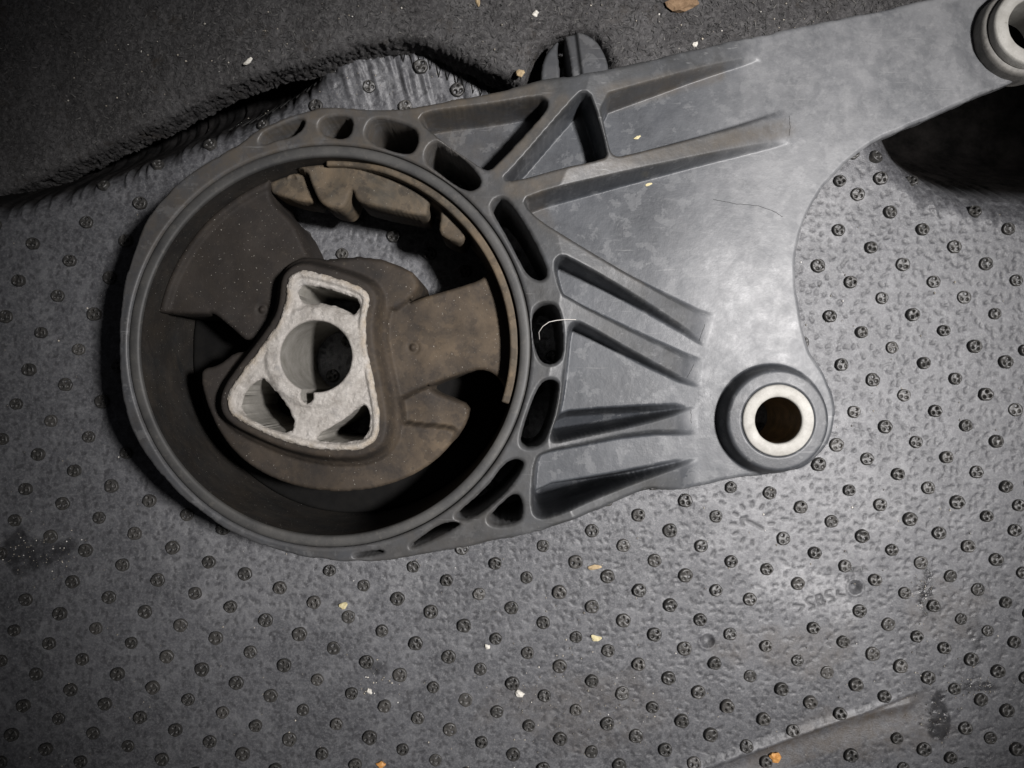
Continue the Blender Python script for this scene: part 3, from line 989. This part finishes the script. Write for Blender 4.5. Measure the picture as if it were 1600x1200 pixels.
def bracket_z(x, y, d):
    u = x / K(-40) + 800; v = 600 - y / K(-40)
    t = rib_t(u, v)
    s = np.ones_like(x); ch = np.full_like(x, 60.0)
    for P in PN:
        dp = sdf_poly(x, y, P, 60)
        s = np.minimum(s, sstep(-5.5, 1.0, dp))
        ch = np.minimum(ch, np.where(dp > 0, dp, 0))
    floor = ZP + 0 * x
    top = t - edge_round(-np.minimum(ch, 4), 4) * np.clip((t - ZP) / 25, 0, 1)
    z = floor + (np.maximum(top, ZP) - floor) * s
    for k, (P, w) in enumerate(TR):
        dp = sdf_poly(x, y, P, 60)
        deep = np.interp(u, [850, 1092], [-215, -84]) 
        inside = (1 - s) * sstep(w * 0.45, -w * 0.55, dp)
        z = z + (deep - z) * inside
    # the plate dishes very slightly and carries sink marks
    z = z + (fbm(x, y, 190, 75, 2) - 0.5) * 5 * sstep(900, 1100, u) + (fbm(x, y, 14, 78, 3) - 0.5) * 0.35
    # end pads of the ribs
    r = np.sqrt((x - B1[0]) ** 2 + (y - B1[1]) ** 2)
    zb = -43 - edge_round(r - 83, 5) - 0.06 * np.clip(r - 60, 0, 30)
    z = np.where(r < 83, np.maximum(zb, ZP), z)
    z = np.where((r >= 83) & (r < 100), z - 0.0, z)
    z = np.maximum(z, np.where((r >= 83) & (r < 92), -48 - (r - 83) * 4.2, -999))
    r2 = np.sqrt((x - B2[0]) ** 2 + (y - B2[1]) ** 2)
    z = z - 6 * sstep(112, 84, r2)
    z = z - edge_round(d, 4.5)
    return z


def bracket_bottom(x, y):
    u = x / K(-60) + 800
    return np.interp(u, [900, 1080, 1200], [-232, -150, -112])


def bracket_attr(x, y, d):
    u = x / K(-50) + 800; v = 600 - y / K(-50)
    n = fbm(x, y, 200, 81, 4)
    wear = sstep(1020, 1260, u + 120 * (n - 0.5)) * sstep(560, 380, v) + 0.8 * np.exp(-(((u - 1200) / 120) ** 2 + ((v - 500) / 110) ** 2)) \
        + 0.25 * np.exp(-(((u - 1130) / 90) ** 2 + ((v - 705) / 40) ** 2))
    # rubbed pads where the ribs run out
    for pu, pv in ((1116, 515), (1092, 580), (1084, 652), (1242, 196), (1180, 90)):
        wear = wear + 0.8 * np.exp(-(((u - pu) / 14) ** 2 + ((v - pv) / 15) ** 2))
    wear = wear + 0.35 * sstep(-7, -1, d)
    r1 = np.sqrt((x - B1[0]) ** 2 + (y - B1[1]) ** 2)
    wear = wear * np.where(r1 < 96, 0.0, 1.0)
    rr = np.sqrt((x - RX) ** 2 + (y - RY) ** 2)
    dust = 0.65 * sstep(800, 520, u) * sstep(560, 250, v) + 0.3 * sstep(900, 700, u) + 0.75 * sstep(22, 4, sdf_line(x, y, [W(800, 298, -5), W(1040, 240, -45), W(1230, 200, -78)])) \
        + 0.75 * sstep(22, 6, sdf_line(x, y, [W(660, 178, -20), W(850, 150, -20)])) + 0.7 * sstep(14, 3, sdf_line(x, y, [W(775, 270, 0), W(880, 155, 0)])) \
        + 0.7 * sstep(18, 4, sdf_line(x, y, [W(940, 150, -20), W(1130, 105, -50)])) + 0.5 * sstep(26, 8, sdf_line(x, y, [W(830, 318, -80), W(850, 345, -60)])) \
        + 0.35 * sstep(14, 4, sdf_line(x, y, [W(850, 350, -10), W(1000, 440, -50)])) + 0.5 * sstep(26, 8, r1 - 80) * 0.2
    sp = np.ones_like(x)
    for P in PN:
        sp = np.minimum(sp, sstep(-3, 2, sdf_poly(x, y, P, 30)))
    rib = sp * sstep(ZP + 2, ZP + 22, rib_t(x / K(-40) + 800, 600 - y / K(-40))) * sstep(380, 760, u) * (0.55 + 0.45 * fbm(x, y, 60, 130, 3))
    return {'wear': np.clip(wear, 0, 1), 'dust': np.clip(dust, 0, 1), 'grime': np.clip(rib, 0, 1)}


bx = (OUT[:, 0].min() - 4, OUT[:, 0].max() + 4, OUT[:, 1].min() - 4, OUT[:, 1].max() + 4)
bracket = slab('bracket', bx, 1.45, bracket_d, bracket_z, bracket_bottom, PLASTIC, mount, ORG, bracket_attr, 2, 4, 2)

CRACKM = mat_simple('dark_hairline_crack', (0.006, 0.006, 0.006), (0.012, 0.012, 0.012), 5, 0.9, 0.2)
for c in CRACKS:
    P = np.array([W(a + random.uniform(-1.5, 1.5), b_ + random.uniform(-1.5, 1.5), ZP) for a, b_ in c])
    t_ = np.linspace(0, len(P) - 1, 5 * len(P))
    cx_ = np.interp(t_, range(len(P)), P[:, 0]) + rng.normal(0, 0.35, len(t_)); cy_ = np.interp(t_, range(len(P)), P[:, 1]) + rng.normal(0, 0.35, len(t_))
    cz_ = bracket_z(cx_, cy_, np.full(len(t_), -50.0))
    tube('crack', list(zip(cx_, cy_, cz_ + 0.1)), 0.34, CRACKM, bracket, ORG, 5)

# inner sleeve ring of the housing
hring = lathe('housing_ring', [(314.0, -232), (314.0, -4), (313.2, -1.4), (312, -0.4), (309, 0.3), (302, 0.0), (298.8, -1.0), (297.2, -3.2), (296.6, -30), (294.5, -232)],
      RX, RY, SLEEVE, mount, ORG, 260, 0.35, 5)
lathe('ring_bore', [(296.3, -4.5), (296.0, -30), (293.8, -231)], RX, RY, RUBK, hring, ORG, 200, 0.2, 5)

# steel sleeves in the two bolt holes
bsl = lathe('bolt_sleeve', [(58, -215), (58, -44), (57.2, -41.5), (55.6, -40.4), (40.5, -40.4), (38.4, -41.6), (37.6, -44), (37.2, -215)], B1[0], B1[1], ZINC, mount, ORG, 120, 0.35, 8)
lathe('bolt_bore', [(37.0, -45.5), (36.9, -60), (36.6, -214)], B1[0], B1[1], RUST, bsl, ORG, 80, 0.2, 8)
lathe('bolt_sleeve', [(66, -58), (64.8, -46), (63.6, -43), (61.6, -41.4), (44, -41.4), (42.4, -43), (42, -46), (41.6, -130)], B2[0], B2[1], ZINC, mount, ORG, 120, 0.5, 9)
s2 = lathe('collar', [(75, -110), (74.5, -70), (73.5, -63), (71, -60), (64, -59)], B2[0], B2[1], ZINC2, mount, ORG, 120, 0.9, 19)
s2['label'] = 'scraped steel collar at the end of the arm'

# ---- rubber
core_uv = [(449, 441), (455, 430), (467, 423), (481, 423), (520, 433), (556, 445), (573, 455), (578, 470), (573, 490), (570, 520), (576, 560), (588, 615), (594, 655), (591, 684), (577, 697), (552, 705), (505, 703),
           (452, 692), (402, 671), (364, 651), (354, 636), (357, 612), (376, 584), (410, 541), (439, 500), (447, 470)]
COREP = poly(core_uv, 0, 2)


def ringr(X, Y):
    return np.sqrt((X - RX) ** 2 + (Y - RY) ** 2)


regions = [   # outline, height, edge radius
    ([(190, 470), (224, 487), (322, 493), (330, 487), (352, 504), (392, 540), (450, 500), (490, 430), (475, 385), (455, 345), (425, 318), (420, 300), (425, 262), (380, 240), (280, 280), (200, 380)], -58, 5),
    ([(585, 500), (640, 470), (735, 443), (752, 436), (765, 424), (790, 400), (850, 420), (860, 640), (800, 640), (792, 612), (778, 588), (760, 578), (742, 577), (672, 600), (590, 640)], -46, 5),
    ([(316, 575), (311, 592), (325, 642), (350, 690), (385, 725), (430, 750), (480, 765), (530, 769), (580, 765), (630, 750), (672, 727), (700, 700), (714, 676), (704, 668), (620, 662), (580, 640), (500, 620), (420, 560), (372, 545), (340, 572)], -44, 5),
    ([(590, 570), (640, 575), (668, 598), (673, 612), (700, 622), (733, 634), (728, 662), (704, 698), (640, 720), (590, 700)], -74, 4),
    ([(470, 412), (505, 404), (580, 399), (640, 420), (656, 440), (648, 462), (610, 490), (570, 470), (520, 440), (470, 430)], -34, 8),
]
RG = [(poly(p, z, 1 if i != 2 else 2), z, w) for i, (p, z, w) in enumerate(regions)]


def rubber_parts(X, Y):
    ds = []
    rr = ringr(X, Y) - 296.0
    for P, z, w in RG:
        ds.append(np.maximum(sdf_poly(X, Y, P, 60), rr))
    dc = sdf_poly(X, Y, COREP, 90)
    ds.append(np.maximum(dc - 30, rr))
    return ds, dc


def rubber_d(X, Y):
    ds, dc = rubber_parts(X, Y)
    d = ds[0]
    for e in ds[1:]:
        d = np.minimum(d, e)
    return np.maximum(d, -dc - 1.5)      # open under the core


def rubber_z(x, y, d):
    ds, dc = rubber_parts(x, y)
    z = np.full(x.shape, -190.0)
    for (P, zz, w), e in zip(RG, ds[:-1]):
        z = np.maximum(z, zz - edge_round(e, w) - 26 * np.clip(e, 0, 6))
    # sheath round the core: a lip, then a sloping shoulder
    lip = -2.5 - edge_round(dc - 13, 7) - 3.6 * np.clip(dc - 13, 0, 100)
    sh = -22 - 0.85 * np.clip(dc - 6, 0, 100) - 12 * np.clip(dc - 27, 0, 100)
    z = np.maximum(z, np.maximum(lip, sh))
    z = z + (fbm(x, y, 60, 88, 3) - 0.5) * 4
    # small moulding nubs
    for (nu, nv) in ((646, 543), (407, 483)):
        px, py = W(nu, nv, -48)
        q = np.sqrt((x - px) ** 2 + (y - py) ** 2)
        z = z + 5 * sstep(6, 3.5, q) - 3 * sstep(4, 0, np.abs(q - 8))
    # raised rim line in the left web near the ring
    rr = ringr(x, y)
    z = z + 6 * sstep(280, 287, rr) * (x < RX)
    return z


def rubber_attr(x, y, d):
    u = x / K(-45) + 800; v = 600 - y / K(-45)
    f = 0.05 + 0.40 * sstep(560, 700, u) + 0.16 * sstep(640, 720, v) + 0.14 * sstep(360, 250, u) * sstep(460, 320, v) + 0.2 * np.exp(-(((u - 600) / 40) ** 2 + ((v - 560) / 120) ** 2))
    return {'dust': np.clip(f, 0, 1)}


rb = slab('rubber_bushing', (RX - 300, RX + 300, RY - 260, RY + 300), 1.9, rubber_d, rubber_z, lambda x, y: np.full(x.shape, -205.0), RUB, mount, ORG, rubber_attr, 2, 4, 2)
rb['label'] = 'dark rubber webs and stops between housing ring and core'

# added ledge, near-black so the gaps below and left of the core go dark


def ledge_d(X, Y):
    r = ringr(X, Y)
    th = np.degrees(np.arctan2(Y - RY, X - RX)) % 360
    return np.maximum(np.maximum(r - 293.0, 150 - r), np.maximum(168 - th, th - 351) * 4.0)


slab('added_dark_ledge', (RX - 296, RX + 300, RY - 296, RY + 80), 3.0, ledge_d, lambda x, y, d: -196 - edge_round(d, 6) + (fbm(x, y, 50, 111, 3) - 0.5) * 6,
     lambda x, y: np.full(x.shape, -228.0), GAP_DARK, mount, ORG)

# thin rubber lining on the inside of the ring, right and top


def lining_d(X, Y):
    r = ringr(X, Y)
    th = np.degrees(np.arctan2(Y - RY, X - RX))
    d = np.maximum(r - 296.2, 281.5 + 6 * sstep(35, 95, th) - r)
    lo = -18.0; hi = 92.0
    return np.maximum(d, np.maximum((lo - th), (th - hi)) * 4.9)


lin = slab('rubber_lining', (RX - 20, RX + 300, RY - 120, RY + 300), 1.7, lining_d,
           lambda x, y, d: -9 - edge_round(d, 4) - 10 * sstep(0, -60, x - RX - 90) + (fbm(x, y, 12, 90, 2) - 0.5), lambda x, y: np.full(x.shape, -200.0), RUBD, mount, ORG)

# toothed bump stop at the top of the ring
teeth = [
    ([(405, 225), (432, 256), (478, 264), (486, 288), (497, 314), (512, 324), (534, 327), (543, 317), (547, 302), (552, 297), (555, 311), (565, 317), (600, 326), (640, 334), (664, 339), (669, 333), (670, 316),
      (678, 318), (688, 326), (687, 345), (685, 364), (700, 374), (720, 381), (729, 370), (735, 352), (745, 362), (765, 388), (800, 400), (850, 300), (700, 180), (560, 170), (430, 195)], -34, 5),
    ([(424, 262), (440, 250), (478, 256), (484, 290), (497, 317), (470, 315), (436, 305), (419, 298)], -62, 4),
]
TG = [(poly(p, z, 1), z, w) for p, z, w in teeth]


def teeth_ds(X, Y):
    rr = ringr(X, Y) - 294.5
    return [np.maximum(sdf_poly(X, Y, P, 60), rr) for P, z, w in TG]


def teeth_d(X, Y):
    ds = teeth_ds(X, Y)
    d = ds[0]
    for e in ds[1:]:
        d = np.minimum(d, e)
    return d


def teeth_z(x, y, d):
    z = np.full(x.shape, -200.0)
    for (P, zz, w), e in zip(TG, teeth_ds(x, y)):
        z = np.maximum(z, zz - edge_round(e, w) - 30 * np.clip(e, 0, 6))
    px, py = W(457, 279, -60)
    q = np.sqrt((x - px) ** 2 + (y - py) ** 2)
    z = z + 4 * sstep(2.6, 0.8, np.abs(q - 8)) * (y > py - 2) + 9 * sstep(-60, -10, -ringr(x, y) + 225) * 0 + 7 * (fbm(x, y, 70, 94, 2) - 0.5)
    return z + (fbm(x, y, 40, 93, 3) - 0.5) * 5


bs = slab('bump_stop', (RX - 120, RX + 270, RY + 120, RY + 300), 1.6, teeth_d, teeth_z, lambda x, y: np.full(x.shape, -140.0), RUBD, mount, ORG, None, 2, 4, 2)
bs['label'] = 'brown dusty rubber bump stop with blocky teeth'

# ---- aluminium core
core_slots = [
    [(467, 455), (474, 445), (490, 447), (525, 456), (553, 465), (560, 473), (557, 487), (547, 491), (532, 479), (505, 472), (482, 475), (469, 468)],
    [(377, 634), (384, 613), (400, 597), (412, 592), (430, 615), (449, 639), (458, 660), (452, 675), (432, 673), (402, 659), (382, 646)],
    [(486, 689), (510, 671), (540, 656), (562, 634), (573, 637), (576, 665), (568, 686), (540, 690)],
]
CS = []
for p in core_slots:
    q_ = np.array(p, float); c_ = q_.mean(0); e_ = q_ - c_; l_ = np.sqrt((e_ ** 2).sum(1))[:, None]
    CS.append(poly([tuple(r_) for r_ in (c_ + e_ * (1 + 2.5 / l_))], 0, 2))
HX, HY = W(494, 557, 0)
KEY = poly([(472, 600), (490, 600), (490, 631), (470, 631)], 0, 1)


def core_d(X, Y):
    d = sdf_poly(X, Y, COREP, 60) + (fbm(X, Y, 6, 95, 2) - 0.5) * 1.4
    j = (fbm(X, Y, 6, 97, 2) - 0.5) * 1.5
    for P in CS:
        d = np.maximum(d, -sdf_poly(X, Y, P, 60) + j)
    h = np.minimum(np.sqrt((X - HX) ** 2 + (Y - HY) ** 2) - 56, sdf_poly(X, Y, KEY, 60))
    return np.maximum(d, -h + j * 0.3)


def core_z(x, y, d):
    dc = sdf_poly(x, y, COREP, 60)
    h = np.sqrt((x - HX) ** 2 + (y - HY) ** 2)
    z = 3 - edge_round(d, 3.5)
    # machined ring round the bore, recessed web, raised outer rim
    z = z - 4.5 * sstep(74, 84, h) * sstep(-7, -12, dc) + (fbm(x, y, 8, 99, 3) - 0.5) * 2.6
    return z


def core_attr(x, y, d):
    dc = sdf_poly(x, y, COREP, 60)
    return {'dust': np.clip(0.75 * sstep(-13, -2, dc) * fbm(x, y, 30, 101, 3) * 1.5, 0, 1)}


core = slab('core_insert', (COREP[:, 0].min() - 3, COREP[:, 0].max() + 3, COREP[:, 1].min() - 3, COREP[:, 1].max() + 3), 1.3, core_d, core_z,
            lambda x, y: np.full(x.shape, -232.0), ALU, mount, ORG, core_attr, 3)
core['label'] = 'pale corroded cast aluminium core with keyed bore'
core.data.materials.append(BORE)
# bore and slot walls are duller than the rubbed face
zc = np.empty(len(core.data.polygons) * 3, np.float32); core.data.polygons.foreach_get('center', zc)
zc = zc.reshape(-1, 3)[:, 2] / S + ZMAT
mi = (zc < -6).astype(np.int32); core.data.polygons.foreach_set('material_index', mi)

# ---- rounded lug below the upper edge
lug_uv = [(846, 150), (845, 112), (849, 90), (858, 73), (870, 60), (886, 50), (903, 47), (920, 52), (936, 66), (946, 86), (952, 108), (955, 150)]
LUG = poly(lug_uv, -105, 2)
LSLOT = poly([(871, 70), (876, 55), (883, 49), (888, 75), (893, 105), (897, 150), (878, 150), (875, 105)], -105, 2)


def lug_d(X, Y):
    return np.maximum(sdf_poly(X, Y, LUG, 60), -sdf_poly(X, Y, LSLOT, 60))


def lug_z(x, y, d):
    u = x / K(-105) + 800; v = 600 - y / K(-105)
    step = sstep(-3, 3, (u - 902) - (v - 60) * 0.12)
    return -112 + 9 * step - edge_round(d, 5) - 0.10 * np.clip(100 - v, 0, 60)


slab('lug', (LUG[:, 0].min() - 3, LUG[:, 0].max() + 3, LUG[:, 1].min() - 3, LUG[:, 1].max() + 3), 1.6, lug_d, lug_z, lambda x, y: np.full(x.shape, -215.0), PLASTIC, mount, ORG,
     lambda x, y, d: {'wear': 0 * x + 0.08, 'dust': 0 * x + 0.2, 'grime': 0 * x})

# ------------------------------------------------------------------ crumbs


def crumb(name, label, cat, group, u, v, z, size, ang, mat, seed):
    x, y = W(u, v, z)
    r = np.random.default_rng(seed)
    import bmesh
    bm = bmesh.new()
    bmesh.ops.create_icosphere(bm, subdivisions=2, radius=1.0)
    for vt in bm.verts:
        n = 1 + 0.35 * (r.random() - 0.5) + 0.25 * math.sin(vt.co.x * 4 + seed) * math.cos(vt.co.y * 3 + seed)
        c = vt.co * n
        vt.co = (c.x * size[0] * S, c.y * size[1] * S, (c.z * size[2] + size[2] * 0.7) * S)
    me = bpy.data.meshes.new(name)
    bm.to_mesh(me); bm.free()
    me.materials.append(mat)
    o = bpy.data.objects.new(name, me)
    o.location = M3(x, y, z)
    o.rotation_euler = (0, 0, math.radians(ang))
    o['label'] = label; o['category'] = cat
    if group:
        o['group'] = group
    col.objects.link(o)
    return o


BROWN = mat_simple('dry_brown_clod', (0.16, 0.10, 0.055), (0.30, 0.20, 0.12), 10, 0.9, 3)
PALE = mat_simple('pale_grit', (0.55, 0.52, 0.45), (0.75, 0.73, 0.68), 5, 0.6, 1)
YEL = mat_simple('straw_yellow_chip', (0.45, 0.38, 0.20), (0.66, 0.60, 0.38), 5, 0.7, 1)
ORA = mat_simple('orange_grit', (0.50, 0.20, 0.04), (0.75, 0.42, 0.15), 6, 0.5, 1)
TAN = mat_simple('tan_grit', (0.28, 0.20, 0.11), (0.46, 0.36, 0.22), 6, 0.8, 1)


def mz(u, v):
    x, y = W(u, v, ZMAT)
    return float(mat_z(np.array([x]), np.array([y]))[0])


def cz(u, v):
    x, y = W(u, v, -130)
    return float(carpet_top(np.array([x]), np.array([y]))[0]) - 1


GR = 'crumbs scattered on mat and carpet'
crumb('dirt_clod', 'large brown clod of dry dirt on the carpet at the top edge', 'dirt', None, 1068, 8, cz(1068, 8), (29, 12, 9), 4, BROWN, 3)
crumb('crumb', 'pale elongated splinter on the dark carpet, upper left', 'crumb', GR, 388, 97, cz(388, 97), (10, 3.5, 3), 38, PALE, 5)
crumb('crumb', 'small white grain on the carpet just above the arm', 'crumb', GR, 1086, 70, cz(1086, 70), (5.5, 4, 3), 25, PALE, 6)
crumb('crumb', 'greyish pebble on the carpet left of the lug', 'crumb', GR, 837, 22, cz(837, 22), (6.5, 5, 4), 60, PALE, 7)
crumb('crumb', 'tan sliver on the carpet at the top edge, left of the brown clod', 'crumb', GR, 747, 5, cz(747, 5), (4, 8, 3), 10, TAN, 8)
crumb('crumb', 'glassy grain at the carpet edge beside the lug', 'crumb', GR, 813, 115, cz(800, 112) + 6, (7, 6, 4), 20, TAN, 9)
crumb('crumb', 'large white crumb on the mat below the ring', 'crumb', GR, 812, 1083, mz(812, 1083), (8.5, 6.5, 5), -15, PALE, 10)
crumb('crumb', 'flat pale yellow chip on the mat', 'crumb', GR, 931, 997, mz(931, 997), (10, 5.5, 3), -12, YEL, 11)
crumb('crumb', 'brownish elongated flake on the mat between two studs, right of the ring', 'crumb', GR, 929, 886, mz(929, 886), (12, 4.5, 3), 4, TAN, 12)
crumb('crumb', 'small round cream grain beside a stud, centre of the mat', 'crumb', GR, 762, 1010, mz(762, 1010), (5, 4.5, 3.5), 0, PALE, 13)
crumb('crumb', 'yellowish grain resting against a stud below the ring', 'crumb', GR, 537, 946, mz(537, 946), (8, 6, 4), 10, YEL, 14)
crumb('crumb', 'orange grain at the bottom edge of the mat, left of centre', 'crumb', GR, 596, 1194, mz(596, 1194), (8, 6, 4), 0, ORA, 15)
crumb('crumb', 'bright orange chunk on the mat below the pale crease', 'crumb', GR, 1211, 1181, mz(1211, 1181), (10.5, 10, 6), 40, ORA, 16)
crumb('crumb', 'cream grain on the mat in the dirty patch below the ring', 'crumb', GR, 578, 1080, mz(578, 1080), (4.5, 5.5, 3), 30, PALE, 17)
crumb('crumb', 'yellow flake on the upper panel of the plate', 'crumb', GR, 996, 215, ZP + 1, (6, 2.2, 1.0), 25, YEL, 18)
crumb('crumb', 'yellow flake on the large middle panel of the plate', 'crumb', GR, 1014, 288, ZP + 1, (6, 2.2, 1.0), 18, YEL, 19)

# pale hair caught in a slot
HAIR = mat_simple('pale_hair', (0.55, 0.52, 0.48), (0.7, 0.68, 0.64), 6, 0.5, 0.2)
hp = []
for (u, v, z) in [(843, 530, -30), (842, 519, -6), (848, 510, 3), (858, 503, 6), (870, 500.5, 6), (885, 499, 3), (900, 499.5, -4)]:
    x, y = W(u, v, z); hp.append((x, y, z))
hs = []
for i in range(len(hp) - 1):
    for t in (0, .5):
        hs.append(tuple(hp[i][k] * (1 - t) + hp[i + 1][k] * t for k in range(3)))
hs.append(hp[-1])
x, y = W(900, 499.5, -4)
hair = tube('hair', hs, 0.55, HAIR, None, (x, y, -4), 5)
hair.location = M3(x, y, -4)
hair['label'] = 'thin pale hair caught across a slot of the ring'; hair['category'] = 'hair'

# fine grit scattered everywhere
ng = 900
gu = rng.uniform(-20, 1620, ng); gv = rng.uniform(330, 1215, ng)
cl = rng.random(ng)
for (cu, cv, su, sv, a, b_) in ((50, 860, 40, 22, 0, 110), (1442, 925, 10, 26, 110, 150), (1465, 1115, 18, 32, 150, 200), (1530, 1068, 40, 10, 200, 235), (900, 1110, 90, 50, 235, 330), (590, 1060, 26, 18, 330, 360)):
    gu[a:b_] = rng.normal(cu, su, b_ - a); gv[a:b_] = rng.normal(cv, sv, b_ - a)
gx, gy = (gu - 800) * K(ZMAT), (600 - gv) * K(ZMAT)
gz = mat_z(gx, gy) - ZMAT + 0.6
gu[600:780] = rng.uniform(-20, 1350, 180); gv[600:780] = rng.uniform(-10, 120, 180)
gx[600:780] = (gu[600:780] - 800) * K(-140); gy[600:780] = (600 - gv[600:780]) * K(-140)
gz[600:780] = carpet_top(gx[600:780], gy[600:780]) - ZMAT + 1.5
off_ = (np.arange(ng) >= 600) & (np.arange(ng) < 780) & (sdf_poly(gx, gy, CP, 40) > -24)
gz[off_] = mat_z(gx[off_], gy[off_]) - ZMAT + 0.6
gr = rng.uniform(0.7, 2.3, ng) ** 1.0
gr[:235] *= 0.8
oct_v = np.array([(1, 0, 0), (-1, 0, 0), (0, 1, 0), (0, -1, 0), (0, 0, 1), (0, 0, -1)], float)
oct_f = np.array([(0, 2, 4), (2, 1, 4), (1, 3, 4), (3, 0, 4), (2, 0, 5), (1, 2, 5), (3, 1, 5), (0, 3, 5)])
sc3 = gr[:, None, None] * rng.uniform(0.6, 1.3, (ng, 1, 3))
Vg = oct_v[None] * sc3 + np.stack([gx, gy, gz], 1)[:, None, :]
Fg = (oct_f[None] + 6 * np.arange(ng)[:, None, None]).reshape(-1, 3)


def mat_grit():
    b = MatB('fine_mixed_grit')
    a = b.attr('shade')
    return b.done(b.ramp(a, [(0.0, (0.12, 0.11, 0.10)), (0.5, (0.3, 0.27, 0.22)), (0.8, (0.55, 0.5, 0.42)), (1.0, (0.8, 0.78, 0.74))]), 0.35, None, 0, 0.6)


go = link_mesh('grit', Vg.reshape(-1, 3), Fg, mat_grit(), None, False, {'shade': np.repeat(rng.random(ng) ** 1.3, 6)})
go['kind'] = 'stuff'; go['label'] = 'fine pale grit and dust scattered over the mat'; go['category'] = 'grit'
